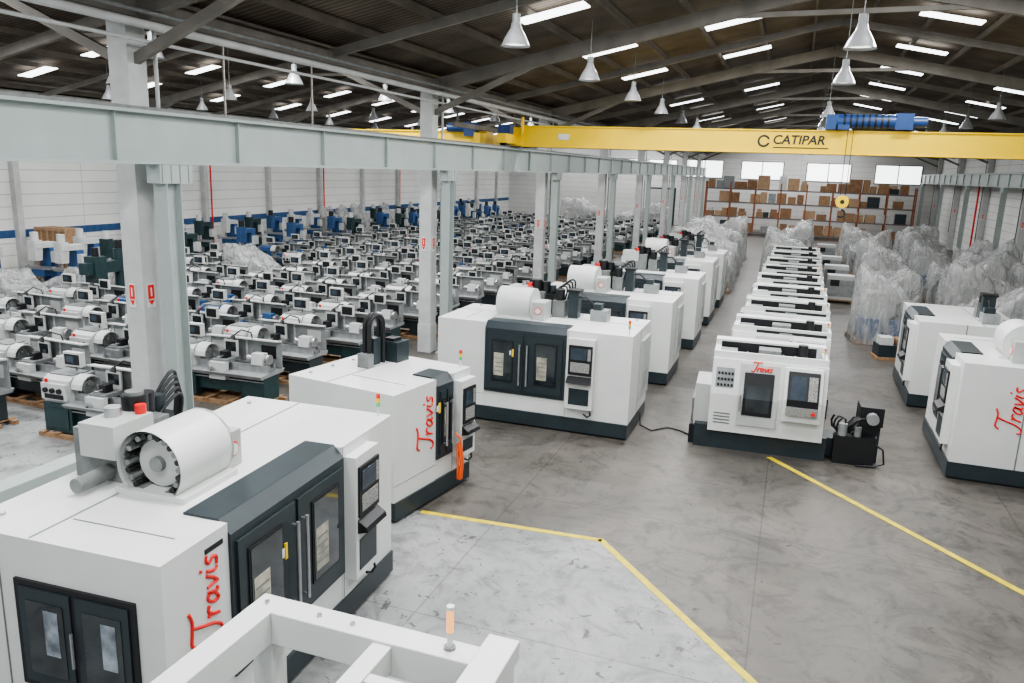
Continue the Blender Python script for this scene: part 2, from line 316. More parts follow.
# ------------------------------------------------------------------ CNC turning centre
def turning(band=False):
    g=MB(); W=2.8
    g.box(.1,W,.1,1.5,0,.5,DARK); g.box(-.02,.4,.25,1.2,0,.42,DARKER)
    g.prism([(.0,.42),(1.5,.42),(1.5,1.9),(.3,1.98),(.2,1.98),(.0,1.25)],0,.38,W-.1,WHITE)
    g.box(.05,.4,.3,1.4,.42,1.35,WHITE2); g.box(.0,.1,.35,1.3,.5,1.0,GREY)
    x0,x1=.95,1.75
    g.prism([(-.04,.62),(.02,.62),(.02,1.2),(.22,1.92),(.16,1.92),(-.04,1.22)],0,x0,x1,WHITE2)
    g.prism([(-.055,.85),(-.03,.85),(-.03,1.22),(.12,1.75),(.09,1.75),(-.055,1.22)],0,x0+.1,x1-.1,DARKER)
    g.prism([(-.065,.93),(-.05,.93),(-.05,1.22),(.09,1.67),(.075,1.67),(-.065,1.22)],0,x0+.16,x1-.16,GLASS)
    g.cyl((x0+.05,-.1,.95),(x0+.05,-.1,1.3),.02,STEEL,8)
    g.prism([(-.14,.85),(0,.85),(.22,1.94),(.08,1.94),(-.14,1.3)],0,1.85,2.6,WHITE)
    g.prism([(-.16,1.18),(-.14,1.18),(-.14,1.3),(.06,1.88),(.04,1.88),(-.16,1.32)],0,1.92,2.54,DARKER)
    g.prism([(-.165,1.33),(-.155,1.33),(.01,1.8),(.0,1.8)],0,1.98,2.28,SCREEN); g.prism([(-.165,1.33),(-.155,1.33),(.01,1.8),(.0,1.8)],0,2.33,2.5,KEY)
    g.box(1.92,2.54,-.2,-.14,1.0,1.16,KEY); g.cyl((2.45,-.2,1.08),(2.45,-.25,1.08),.04,RED,10)
    if not band: logo(g,(x0+.22,.11,1.79),(1,0,0),(0,.28,.96),.42,thick=.2)
    g.box(.38,W-.1,.30,.38,1.9,2.12,WHITE); g.box(.5,W-.2,.38,1.1,1.9,1.95,DARKER)
    if band:
        g.box(.95,W-.2,.27,.305,1.86,2.05,DARKER)
        g.prism([(-.02,1.3),(.0,1.3),(.17,1.86),(.15,1.86)],0,.98,1.82,DARKER); g.box(1.5,1.8,.25,.30,1.9,2.02,LGREY)
    g.box(.38,.5,.38,1.1,1.9,2.1,WHITE); g.box(W-.2,W-.1,.38,1.1,1.9,2.1,WHITE)
    g.box(.38,W-.1,1.1,1.45,1.85,2.22,WHITE); g.box(.5,W-.3,1.09,1.1,1.97,2.18,DARKER)
    for i in range(6): g.box(.8+i*.25,.84+i*.25,.42,1.06,1.95,2.0,GREY)
    g.box(.5,.85,.45,.95,1.95,2.08,LGREY); g.cyl((2.2,.8,1.95),(2.2,.8,2.3),.1,DARKER,12); g.box(1.3,1.75,.55,.95,1.95,2.16,GREY)
    g.prism([(.02,1.32),(.05,1.32),(.175,1.8),(.145,1.8)],0,.46,.84,LGREY)
    for i in range(5):
        for j in range(3): g.box(.5+i*.07,.54+i*.07,.03+.03*j,.07+.03*j,1.42+.12*j,1.47+.12*j,DARKER)
    g.cyl((W-.2,.36,2.1),(W-.2,.36,2.25),.015,WHITE,8); g.cyl((W-.2,.36,2.25),(W-.2,.36,2.31),.02,YEL,8); g.cyl((W-.2,.36,2.31),(W-.2,.36,2.35),.02,RED,8)
    for i in range(4): g.box(.48,.82,-.006,0,.6+i*.07,.63+i*.07,GREY)
    return g
def conveyor(g,x=2.8):
    g.box(x-.1,x+.75,.35,.95,.05,.45,DARK)
    g.prism([(x+.1,.3),(x+.8,.95),(x+1.05,.95),(x+1.05,.65),(x+.5,.1),(x+.1,.05)],1,.4,.85,DARKER)
    g.box(x+.62,x+1.08,.35,.9,.8,1.2,DARKER); g.cyl((x+.85,.3,1.0),(x+.85,.15,1.0),.12,LGREY,12)
    g.box(x+.15,x+.95,.1,.36,.0,.6,DARKER); g.cyl((x+.3,.2,.6),(x+.3,.2,.85),.09,LGREY,12); g.cyl((x+.6,.22,.6),(x+.6,.22,.8),.07,GREY,12)
    g.box(x+.65,x+.7,.4,.45,0,.6,DARK); g.box(x+1.0,x+1.05,.4,.45,0,.7,DARK); g.box(x+1.0,x+1.05,.8,.85,0,.7,DARK)
    for q in range(3): g.tube([(x+.2+.25*math.cos(t*.7+q)*.6+t*.03,.25+.1*q,.8+.16*math.sin(t*.9+q)) for t in range(16)],.024,DARKER,6)
    g.tube([(x+.9,.2,.5),(x+1.1,.1,.4),(x+1.15,.1,.1),(x+1.0,.1,.03),(x+.6,0,.03)],.02,DARKER,6)
g=turning(); conveyor(g); g.obj('cnc_turning_center',(-1.7,16.6,0),3,.01)
TC=turning(True).mesh('cnc_turning_center')
for i in range(8):
    place(TC,'cnc_turning_center',(-1.55+.04*i+random.uniform(-.06,.06),20.0+3.3*i+random.uniform(-.12,.12),0),0,.01)

# ------------------------------------------------------------------ manual lathe
def lathe(var=0):
    g=MB(); base=GREEN if var!=1 else DARK
    for y in (-.02,.36,.74): g.box(-.05,2.75,y,y+.1,.0,.09,WOOD)
    for x in (0,.35,1.05,1.7,2.5): g.box(x,x+.12,-.04,.88,.09,.115,WOOD)
    g.box(.05,.78,.08,.75,.115,.72,base); g.box(2.0,2.6,.12,.72,.115,.72,base); g.box(.6,2.1,.2,.7,.28,.6,base)
    g.prism([(-.02,.70),(.84,.70),(.9,.78),(-.08,.78)],0,.7,2.65,LGREY)
    g.box(.6,2.62,.28,.36,.78,.95,STEEL); g.box(.6,2.62,.5,.58,.78,.95,STEEL); g.box(.6,2.62,.3,.56,.76,.86,GREY)
    hm=LWHITE if var<3 else BLUE
    g.prism([(.16,.72),(.74,.72),(.74,1.28),(.26,1.28),(.16,1.2)],0,.02,.7,hm); g.box(.02,.66,.08,.2,.8,1.14,hm); g.box(-.04,.02,.18,.72,.72,1.22,LGREY)
    g.box(.06,.64,.28,.72,1.28,1.31,GREY)
    for i in range(3): g.cyl((.15+.18*i,.08,1.0),(.15+.18*i,.03,1.0),.055,DARKER,10)
    g.box(.1,.6,.075,.08,.82,.92,DARKER)
    g.cyl((.70,.43,1.05),(.80,.43,1.05),.19,STEEL,18); g.cyl((.80,.43,1.05),(.92,.43,1.05),.15,GREY,18)
    for t in range(3): g.box(.9,.97,.41+.1*math.cos(t*2.1),.45+.1*math.cos(t*2.1),1.03+.1*math.sin(t*2.1),1.07+.1*math.sin(t*2.1),STEEL)
    arc=[(.43+.27*math.cos(a),1.05+.27*math.sin(a)) for a in [pi*k/8 for k in range(9)]]
    g.prism(arc+[(p[0]*.93+.03,1.05+(p[1]-1.05)*.9) for p in arc[::-1]],0,.72,1.0,LWHITE)
    g.box(1.2,1.6,.14,.7,.93,1.02,GREY); g.box(1.2,1.62,.04,.2,.58,.98,hm if var!=2 else GREY); g.box(1.32,1.48,.3,.5,1.02,1.18,DARKER)
    g.cyl((1.3,.04,.78),(1.3,-.01,.78),.1,STEEL,14); g.cyl((1.3,.04,.78),(1.3,-.02,.78),.03,DARKER,8); g.cyl((1.4,.3,1.08),(1.4,.05,1.08),.02,STEEL,6)
    g.box(1.2,1.58,.62,.66,1.02,1.4,LWHITE); g.box(1.25,1.53,.61,.62,1.12,1.35,GLASS)
    g.prism([(.3,.93),(.56,.93),(.53,1.2),(.33,1.2)],0,2.15,2.45,hm); g.cyl((1.98,.43,1.07),(2.55,.43,1.07),.06,STEEL,12); g.cyl((2.55,.43,1.07),(2.58,.43,1.07),.12,STEEL,14)
    g.box(.7,2.64,.80,.83,.74,1.42,LGREY); g.prism([(.62,1.44),(.83,1.41),(.83,1.44),(.62,1.47)],0,.7,2.64,LWHITE)
    g.box(.74,1.15,.795,.8,.9,1.3,LWHITE); g.box(1.68,1.73,.79,.8,.78,1.42,LWHITE); g.box(2.1,2.5,.795,.8,1.0,1.3,LWHITE if var==1 else DARKER)
    g.cyl((.45,.6,1.3),(.45,.6,1.46),.02,GREY,6)
    if var!=1:
        g.box(.2,.66,.52,.64,1.42,1.72,LWHITE); g.box(.24,.62,.51,.52,1.46,1.68,DARKER); g.box(.28,.48,.507,.51,1.5,1.64,SCREEN)
    if var==2:
        g.box(1.75,2.15,.55,.62,1.35,1.65,LWHITE); g.box(1.79,2.11,.54,.55,1.39,1.61,DARKER)
    g.tube([(1.9,.75,1.42),(1.9,.7,1.6),(1.75,.55,1.68),(1.6,.45,1.55)],.018,DARKER,5); g.cyl((1.6,.45,1.55),(1.58,.42,1.46),.04,DARKER,8,.08)
    g.tube([(.6,.1,.6),(2.6,.1,.6)],.016,STEEL,6); g.tube([(.6,.1,.67),(2.6,.1,.67)],.02,STEEL,6)
    g.box(.12,.7,.06,.08,.2,.62,LGREY if var==1 else base)
    g.cyl((.1,.14,1.14),(.1,.14,1.22),.03,RED,8)
    return g.mesh('engine_lathe')
LM=[lathe(0),lathe(1),lathe(2),lathe(3)]
def film(name,w,d,h,seed):
    """machine on a pallet under a loose plastic wrap"""
    g=MB(); vs=[]; rings=14; N=48
    for j in range(rings+1):
        t=j/rings; z=h*min(1,t*1.3) if t<.77 else h
        shr=(1.04-.13*t) if t<.77 else (.94-(t-.77)/.23*.92)
        for i in range(N):
            a=2*pi*i/N; c,s_=math.cos(a),math.sin(a); k=1/max(abs(c),abs(s_))**.94
            x=c*k*w/2*shr; y=s_*k*d/2*shr
            q=noise.noise(Vector((x*1.3+seed*7,y*1.3,z*.8+seed)))
            q2=noise.noise(Vector((a*5+seed,t*1.2,seed*3)))
            f=1+.09*q+.05*q2+(.025*math.sin(i*2.4) if t<.7 else 0)
            # left side of the wrap drops to a lower shoulder, head side stands tall
            step=.22*math.tanh(x*2.2*(1 if seed%2 else -1))
            zz=z*(1+ (step+.3*noise.noise(Vector((x*1.2+seed*5,y*1.2,seed*2))))*min(1,max(0,(t-.35)*2.5)))
            vs.append((x*f+w/2,y*f+d/2,max(.02,zz)))
    fs=[(j*N+i,j*N+(i+1)%N,(j+1)*N+(i+1)%N,(j+1)*N+i) for j in range(rings) for i in range(N)]
    g.add(vs,fs,FILM,True)
    cm=[BLUE,DARK,WHITE2,GREEN,LGREY][seed%5]
    g.box(w*.1,w*.9,d*.1,d*.9,.13,h*.42,cm)
    if seed%2: xa_,xb_=w*.5,w*.86
    else: xa_,xb_=w*.14,w*.5
    g.box(xa_,xb_,d*.2,d*.8,h*.42,h*.85,LGREY if seed%2 else WHITE2); xm=w-(xa_+xb_)/2
    g.box(xm-.35,xm+.35,d*.25,d*.75,h*.42,h*.56,DARKER)
    g.cyl((xm,d*.5,h*.5),(xm,d*.5,h*.68),.18,GREY,12)
    g.box(-.05,w+.05,.02,.12,0,.12,WOOD); g.box(-.05,w+.05,d-.12,d-.02,0,.12,WOOD)
    for i in range(5): g.box(i*(w-.12)/4,i*(w-.12)/4+.12,0,d,.1,.13,WOOD)
    return g.mesh(name)
FM=[film('wrapped_machine',2.4,1.5,1.9,s) for s in range(5)]
def mill(v=0):
    g=MB(); c=BLUE if v<2 else GREEN
    g.box(0,.9,0,.9,0,.12,WOOD); g.box(.1,.8,.1,.85,.12,.35,c)
    g.prism([(.45,.35),(.82,.35),(.78,1.75),(.5,1.75)],0,.2,.7,c)
    g.box(.15,.75,.1,.5,.7,.95,c); g.box(-.15,1.05,.12,.42,.95,1.05,STEEL); g.cyl((.45,.3,.35),(.45,.3,.75),.06,STEEL,10)
    g.box(.25,.65,-.05,.85,1.75,1.95,LWHITE if v==1 else c); g.prism([(-.1,1.3),(.2,1.3),(.25,1.7),(.25,2.05),(-.1,2.05)],0,.28,.62,LWHITE if v==1 else c)
    g.cyl((.45,.08,2.05),(.45,.08,2.35),.14,LWHITE if v else DARKER,14); g.cyl((.45,.05,1.3),(.45,.05,1.1),.05,STEEL,10)
    g.cyl((-.15,.27,1.0),(-.22,.27,1.0),.09,STEEL,12); g.cyl((1.05,.27,1.0),(1.12,.27,1.0),.09,STEEL,12)
    g.box(.66,.9,.5,.75,1.2,1.6,LWHITE)
    return g.mesh('milling_machine')
MM=[mill(0),mill(1),mill(2)]
for c in range(6):
    x0=-14.15-3.1*c
    y=14.6
    while y<74:
        if c<5:
            rr=random.random()
            if c==3 and 19.5<y<23: pass
            elif c==4 and 18.5<y<26: place(FM[int(y)%5],'wrapped_machine',(x0+.1,y,0),0,sc=(1,.95,.7))
            elif rr<.06 and y>24: place(random.choice(FM),'wrapped_machine',(x0,y,0),random.uniform(-3,3),sc=(1,.85,.85))
            elif rr<.95: place(random.choice(LM[:3]*5+[LM[3]]*c),'engine_lathe',(x0+random.uniform(-.18,.15),y+random.uniform(-.1,.1),0),random.uniform(-3,3),sc=(1.04,1.04,1.04))
        elif y>18:
            for q in (0,1.5):
                rr=random.random()
                if rr<.5: place(random.choice(MM),'milling_machine',(x0+q,y,0),random.uniform(-8,8),sc=(1.1,1.1,1.1))
        y+=2.2
place(LM[0],'engine_lathe',(-14.35,11.3,0),2)
for x,y in ((-17.9,12.7),(-21,12.7),(-24.5,12.3),(-18.2,10.9)): place(LM[1],'engine_lathe',(x,y,0),-2)
y=16.5
while y<80:
    if not 25<y<30:
        if random.random()<.7: place(random.choice(MM),'milling_machine',(-32.6,y,0),random.uniform(-5,5),sc=(1.1,1.1,1.1))
        elif y>20: place(random.choice(FM),'wrapped_machine',(-32.9,y,0),0,sc=(.45,.9,1.05))
    y+=2.2
for x,y in ((-24.4,14.6),(-28.3,13.2),(-29.9,13.4),(-27.7,11.4)): place(MM[0],'milling_machine',(x+.2,y,0),0,sc=(1.1,1.1,1.1))
g=MB(); g.box(0,1.2,0,1.8,0,.3,GREEN); g.cyl((.6,1.4,.3),(.6,1.4,2.5),.2,GREEN,18); g.box(.42,.78,-.2,1.5,1.7,2.1,GREEN); g.box(.35,.85,.1,.6,1.3,2.3,GREEN); g.cyl((.6,.35,1.3),(.6,.35,.95),.07,STEEL,10); g.cyl((.6,1.4,2.5),(.6,1.4,2.8),.14,DARKER,12); g.box(.3,.9,.1,.9,.3,.75,GREY); g.cyl((.6,.35,2.3),(.6,.35,2.6),.12,DARKER,12)
g.obj('radial_drill',(-23.4,20.3,0),0)
g=MB()
g.box(0,1.9,0,.9,.0,2.4,WOOD)
for i in range(6): g.box(i*.36,i*.36+.1,-.03,0,0,2.42,CARD2)
for z in (.1,1.15,2.28): g.box(0,1.9,-.05,-.02,z,z+.1,CARD2)
g.obj('wooden_crate',(-32.9,26.6,0),0)

for x,y,k,r,s in ((2.5,30.2,0,8,(.85,1.1,1.15)),(5.6,29.3,1,0,(1.1,1.2,1.05)),(8.5,30.0,2,5,(1.1,1.2,1.0)),(2.9,33.9,3,0,(.9,1,1.0)),(5.8,33.0,4,0,(1,1.2,1.2)),
    (8.7,33.6,0,-6,(1.0,1.2,1.0)),(3.1,37.5,2,4,(.95,1.2,1.1)),(6.2,37,1,0,(1,1.2,1.15)),(8.9,37.3,4,0,(.9,1.1,1.1)),(3.5,42,0,0,(.95,1.4,1.2)),(6.4,41.5,3,0,(1,1.2,1.1)),(9.1,41.8,2,0,(.85,1.2,1.1)),
    (3.5,47,4,0,(.95,1.4,1.1)),(6.2,47,0,0,(1,1.3,1.1)),(9.1,46.5,1,0,(.85,1.2,1.2)),(3.4,53,1,0,(1,1.4,1.1)),(6.4,53,2,0,(1,1.4,1.1)),(9.2,52,3,0,(.8,1.3,1.1)),
    (6.9,21.8,0,0,(.9,1.5,.95)),(9.4,22.5,3,0,(.85,1.4,.9)),(7,26.0,4,2,(.95,1.3,1.0)),(9.5,26.3,1,0,(.8,1.2,1.1)),
    (-1.6,47.6,0,0,(1.2,1.6,1.2)),(-1.4,51.5,3,0,(1.1,1.8,1.3)),(-1.4,56,1,0,(1.1,2,1.2)),(-6.0,40.2,2,0,(1.35,1.5,1.25)),(-6.2,43.6,4,0,(1.4,1.4,1.2)),(-6.3,47,2,0,(1.4,1.6,1.2)),(-6.4,51,4,0,(1.4,1.8,1.3)),(-6.5,56,1,0,(1.4,2,1.2)),
    (3.4,60,4,0,(1.2,1.8,1)),(7.2,60,2,0,(1.2,1.8,1.1)),(3.5,66,0,0,(1.2,1.8,1)),(7.5,66,3,0,(1.2,1.8,1.1)),(-16.6,77,1,0,(2,2,1.2)),(-22.5,77,4,0,(2,2,1.3))):
    place(FM[k],'wrapped_machine',(x,y,0),r,sc=s)

g=MB()
g.box(0,1.3,0,1.0,.1,.16,WOOD); g.box(.05,1.25,.05,.95,.16,1.3,WHITE2); g.box(.05,1.25,.04,.05,.3,1.1,LGREY); g.box(0,.1,0,1,0,.1,WOOD); g.box(1.2,1.3,0,1,0,.1,WOOD); g.box(.2,.6,.03,.05,.8,1.1,DARKER)
CAB=g.mesh('control_cabinet')
for x,y in ((1.7,40.2),(1.7,44.8),(1.6,50.0),(5.3,27.3),(1.6,59)): place(CAB,'control_cabinet',(x,y,0),0)
g=MB()
g.box(0,1.1,0,.8,0,.1,WOOD); g.box(.05,.6,.05,.75,.1,.5,DARK); g.box(.62,1.05,.1,.7,.1,.7,CARD); g.box(.1,.5,.1,.6,.5,.75,LWHITE)
g.obj('parts_pallet',(3.0,27.8,0),10)
g=MB(); g.tube([(-2.97,17.6,.3),(-2.9,17.4,.05),(-2.6,17.2,.02),(-2.3,17.6,.02),(-2.0,17.5,.02),(-1.75,17.3,.02)],.018,DARKER,6); g.obj('power_cable')

# ------------------------------------------------------------------ shelving rack
g=MB()
RX0,RX1,RY=-9.0,10.6,84.0; n=8; lev=[.25,1.75,3.2,4.55]
for i in range(n+1):
    x=RX0+(RX1-RX0)*i/n
    for y in (RY,RY+1.2): g.box(x-.06,x+.06,y-.05,y+.05,0,5.2,RACKO)
    g.beam((x,RY,.3),(x,RY+1.2,1.7),.05,.05,RACKO)
for z in lev:
    for y in (RY,RY+1.2): g.box(RX0,RX1,y-.04,y+.04,z-.12,z,RACKG)
    g.box(RX0,RX1,RY,RY+1.2,z-.02,z,WOOD)
g.obj('pallet_rack')
g=MB()
for z in lev:
    x=RX0+.2
    while x<RX1-1.4:
        w=random.uniform(.5,1.2); h=random.uniform(.45,1.1) if z<4 else random.uniform(.4,1.5)
        if random.random()<.88:
            g.box(x,x+w,RY+.08,RY+random.uniform(.8,1.1),z+.004,z+.004+h,random.choice([CARD,CARD,CARD2,CARD2,CARD,WOOD,WOOD,LGREY,LWHITE,DARK]))
            if h<.8 and random.random()<.5: g.box(x+.08,x+w*.8,RY+.1,RY+.8,z+.008+h,z+h+.3,random.choice([CARD2,CARD,LWHITE]))
        x+=w+random.uniform(.03,.2)
g.obj('stored_cartons')

# ------------------------------------------------------------------ room shell
XL,XR,XC,Y0,Y1=-33.6,13.4,-10.65,-4.,92.
EZ=8.45; RZ=10.9; XM=.75; XLM=(XC+XL)/2
CP=11.4; CS=10.6
def sbox(name,*a,m_): g=MB(); g.box(*a,m_); return g.obj(name)
sbox('floor',XL,XR,Y0,Y1,-.2,0,m_=FLOOR)
g=MB(); g.prism([(XL+.1,Y0+.1),(2.2,Y0+.1),(2.2,6.25),(.1,8.6),(-2.4,11.4),(-5.3,11.2),(-8.5,11.4),(-8.7,14.2),(XL+.1,14.2)],2,.0,.004,PAINTF); g.obj('painted_floor_area')
g=MB()
def line(p,q,w=.11):
    d=Vector((q[0]-p[0],q[1]-p[1],0)).normalized(); nrm=Vector((-d.y,d.x,0))*w/2
    P=Vector((*p,0));Q=Vector((*q,0)); g.prism([tuple(v[:2]) for v in (P+nrm,P-nrm,Q-nrm,Q+nrm)],2,.002,.009,YLINE)
line((-5.5,11.2),(-2.38,11.42)); line((-2.42,11.45),(2.6,5.8)); line((.0,16.6),(8.0,7.3),.12)
g.obj('floor_line')
g=MB(); g.prism([(Y0,0),(Y1,0),(Y1,EZ),(Y0,EZ)],0,XL-.25,XL,WALLX); g.obj('wall_left')
g=MB(); g.box(XR,XR+.25,Y0,Y1,0,EZ,WALLX); g.obj('wall_right')
g=MB(); g.prism([(XL,0),(XR,0),(XR,EZ),(XM,RZ),(XC,EZ),(XLM,RZ),(XL,EZ)],1,Y1,Y1+.25,WALLY); g.obj('wall_back')
g=MB(); g.box(XL+.001,XL+.02,Y0,Y1-.05,1.9,2.25,BLUE); g.obj('trim_1')
g=MB()
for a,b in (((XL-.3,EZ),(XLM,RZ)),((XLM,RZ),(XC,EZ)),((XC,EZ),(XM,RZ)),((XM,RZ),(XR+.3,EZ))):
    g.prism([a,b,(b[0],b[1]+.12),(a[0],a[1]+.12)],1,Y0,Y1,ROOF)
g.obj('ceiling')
def rz(x):
    if x<XLM: return EZ+(RZ-EZ)*(x-XL)/(XLM-XL)
    if x<XC: return RZ-(RZ-EZ)*(x-XLM)/(XC-XLM)
    if x<XM: return EZ+(RZ-EZ)*(x-XC)/(XM-XC)
    return RZ-(RZ-EZ)*(x-XM)/(XR-XM)
g=MB(); lights=[]
for x,oy in ((-30,0),(-26.5,0),(-18.0,0),(-14.4,.6),(-5.7,-1.2),(-2.2,-.9),(3.4,0),(7.6,0)):
    for k in range(-1,17):
        y=CS-2.6+5.7*k+oy
        if y>Y1-2: continue
        w=.78
        za,zb_=rz(x-w),rz(x+w)
        g.prism([(x-w,za-.24),(x+w,zb_-.24),(x+w,zb_-.21),(x-w,za-.21)],1,y-.3,y+.3,SKY)
        if (k%2==0 or y<30) and x not in (-30,7.6): lights.append((x,y,rz(x)-.26,math.atan2(zb_-za,2*w)))
g.obj('skylight_panels')
for i,(x,y,z,t) in enumerate(lights):
    l=bpy.data.lights.new('skylight_daylight','AREA'); l.shape='RECTANGLE'; l.size=1.5; l.size_y=.55; l.energy=310; l.color=(.98,.985,1)
    o=bpy.data.objects.new('skylight_daylight',l); COL.objects.link(o); o.location=(x,y,z); o.rotation_euler=(0,-t,0)
g=MB()
for k in range(-2,16):
    y=CS+5.7*k
    if y<Y0 or y>Y1-.3: continue
    main=(k%2==0); h=.36 if main else .2; w=.2 if main else .1
    for a,b in (((XL,EZ),(XLM,RZ)),((XLM,RZ),(XC,EZ)),((XC,EZ),(XM,RZ)),((XM,RZ),(XR,EZ))):
        g.beam((a[0],y,a[1]-.2-h/2),(b[0],y,b[1]-.2-h/2),w,h,ROOFB)
    if main:
        for cx,s in ((XC,-1),(XC,1),(XL,1),(XR-.2,-1)):
            g.beam((cx+.1*s,y,7.3),(cx+3.2*s,y,rz(cx+3.2*s)-.5),.12,.16,ROOFB)
        for cx in (XM,XLM): g.beam((cx-2.8,y,rz(cx-2.8)-.5),(cx+2.8,y,rz(cx+2.8)-.5),.1,.12,ROOFB)
for x in [XL+1+i*1.55 for i in range(30)]:
    if abs(x-XC)<.5 or abs(x-XM)<.2: continue
    g.box(x-.04,x+.04,Y0,Y1-.01,rz(x)-.2,rz(x)-.02,PURL)
g.box(XC-.35,XC+.35,Y0,Y1-.01,EZ-.5,EZ-.2,ROOFB)
g.obj('roof_rafters')
g=MB()
g.cyl((XC+.5,Y0,EZ-.6),(XC+.5,Y1-.1,EZ-.6),.07,CONC,10); g.cyl((XC+.72,Y0,EZ-.45),(XC+.72,Y1-.1,EZ-.45),.035,GREY,8); g.cyl((XC+.45,Y0,EZ-.85),(XC+.45,Y1-.1,EZ-.85),.03,CONC,8)
for k in range(8):
    y=CS+CP*k+.3; g.cyl((XC+.3,y,3),(XC+.3,y,EZ-.6),.035,CONC,8)
    g.cyl((XC+.5,y,EZ-.6),(XC+.3,y,EZ-.6),.04,CONC,8)
g.obj('overhead_pipes')
cm=MB(); s=.2
cm.box(-s,s,-s,s,0,EZ-.2,CONC)
cm.box(-s-.02,s+.02,-s-.02,s+.02,0,.9,CONC)
dx=-.04
cm.box(dx-.07,dx+.07,-s-.012,-s,3.2,3.62,WHITE); cm.box(dx-.055,dx+.055,-s-.016,-s-.01,3.35,3.6,RED); cm.prism([(dx-.055,3.33),(dx+.055,3.33),(dx,3.24)],1,-s-.016,-s-.01,RED)
cm.box(dx-.012,dx+.012,-s-.02,-s-.014,3.4,3.55,WHITE)
cm.box(s,s+.012,dx-.09,dx+.09,3.2,3.62,WHITE); cm.box(s+.01,s+.016,dx-.07,dx+.07,3.35,3.6,RED); cm.prism([(dx-.07,3.33),(dx+.07,3.33),(dx,3.24)],0,s+.01,s+.016,RED); cm.box(s+.015,s+.02,dx-.015,dx+.015,3.4,3.55,WHITE)
cm.tube([(-s-.05,.1,8.0),(-s-.05,.1,5.2),(-s-.03,.12,5.0),(-s-.05,.1,4.7),(-s-.05,.1,1.5)],.025,DARKER,6)
COLM=cm.mesh('concrete_column')
hp=MB()
hp.box(-.14,.14,-.17,-.15,0,5.35,BEAMP); hp.box(-.14,.14,.15,.17,0,5.35,BEAMP); hp.box(-.012,.012,-.15,.15,0,5.35,BEAMP); hp.box(-.25,.25,-.25,.25,0,.03,BEAMP)
hp.box(-.14,.14,-.3,.45,5.35,5.655,BEAMP)
for i in range(4): hp.box(-.145,.145,-.26+i*.2,-.24+i*.2,5.36,5.65,GREY)
HPM=hp.mesh('steel_post')
for k in range(8):
    y=CS+CP*k
    if y>Y1-1: break
    place(COLM,'concrete_column',(XC,y,0)); place(HPM,'steel_post',(-10.02,y+.05,0),0)
    place(COLM,'concrete_column',(XR-.24,y,0)); place(HPM,'steel_post',(11.9,y,0),0)
g=MB()
for k in range(14):
    y=8+6.1*k
    g.box(XL,XL+.3,y-.15,y+.15,0,EZ-.1,CONC)
g.obj('wall_pilasters')
g=MB(); g.cyl((XL+.4,Y0,6.6),(XL+.4,Y1-.2,6.6),.05,GREY,8)
for y in (38.9,51.0,63.0): g.cyl((XL+.3,y,0),(XL+.3,y,5.5),.05,RED,8)
g.cyl((XR-.3,70,0),(XR-.3,70,6.5),.07,RED,8)
g.obj('wall_pipes')
wi=1
def window(x0,x1,z0,z1):
    global wi
    g=MB(); g.box(x0,x1,Y1-.03,Y1-.005,z0,z1,WIN)
    for x in (x0,x1,(x0+x1)/2): g.box(x-.05,x+.05,Y1-.06,Y1-.002,z0,z1,GREY)
    for z in (z0,z1): g.box(x0-.05,x1+.05,Y1-.06,Y1-.002,z-.05,z+.05,GREY)
    g.obj('window_%d'%wi); wi+=1
for x in (-12.2,-6.2,.6,7.4): window(x,x+4.4 if x>-12 else x+4,5.5,7.4)
for x in (-31,-26,-21,-16.5): window(x,x+3.2,6.2,7.3)
g=MB(); g.box(-16.5,-13.2,Y1-.04,Y1-.004,0,4.2,DARK); g.box(-16.2,-13.5,Y1-.06,Y1-.03,0,4.0,WHITE2); g.obj('door_1')
def swindow(y0,y1,z0,z1):
    global wi
    g=MB(); g.box(XL+.005,XL+.03,y0,y1,z0,z1,WIN)
    for i in range(5): yy=y0+(y1-y0)*i/4; g.box(XL+.002,XL+.06,yy-.04,yy+.04,z0,z1,GREY)
    for z in (z0,z1): g.box(XL+.002,XL+.06,y0,y1,z-.05,z+.05,GREY)
    g.obj('window_%d'%wi); wi+=1
for k in range(12): swindow(8.5+6.1*k,13.6+6.1*k,7.1,8.1)

for X,nm in ((-10.02,'crane_runway_beam'),(11.9,'crane_runway_beam')):
    g=MB(); yy0,yy1=Y0+.2,Y1-.4; zt=6.5
    g.box(X-.15,X+.15,yy0,yy1,5.66,5.71,BEAMP); g.box(X-.15,X+.15,yy0,yy1,zt-.05,zt,BEAMP); g.box(X-.02,X+.02,yy0,yy1,5.71,zt-.05,BEAMP); g.box(X-.03,X+.03,yy0,yy1,zt,zt+.06,GREY)
    y=1.0
    while y<yy1: g.box(X-.10,X+.10,y-.006,y+.006,5.71,zt-.05,BEAMP); y+=2.85
    g.obj(nm)
g=MB(); CY=28.0
g.box(-9.7,11.6,CY-.25,CY+.25,6.57,7.28,YEL); g.box(-9.7,11.6,CY-.3,CY+.3,7.28,7.32,YEL); g.box(-9.7,11.6,CY-.3,CY+.3,6.57,6.6,YEL)
for X in (-10.02,11.9):
    g.box(X-.16,X+.16,CY-1.5,CY+1.5,6.66,6.98,YEL)
    for dy in (-1.25,1.25): g.cyl((X-.1,CY+dy,6.70),(X+.1,CY+dy,6.70),.13,DARKER,16)
    g.box(X-.25 if X>0 else X-.1,X+.1 if X>0 else X+.35,CY-.35,CY+.35,6.6,7.25,YEL)
g.box(-10.35,-9.9,CY-1.0,CY-.6,6.98,7.3,BLUE2); g.cyl((-10.0,CY+.9,7.1),(-9.4,CY+.9,7.1),.14,BLUE2,14)
g.cyl((-9.6,CY-.5,7.0),(-9.6,CY-.5,7.6),.06,YEL,8)
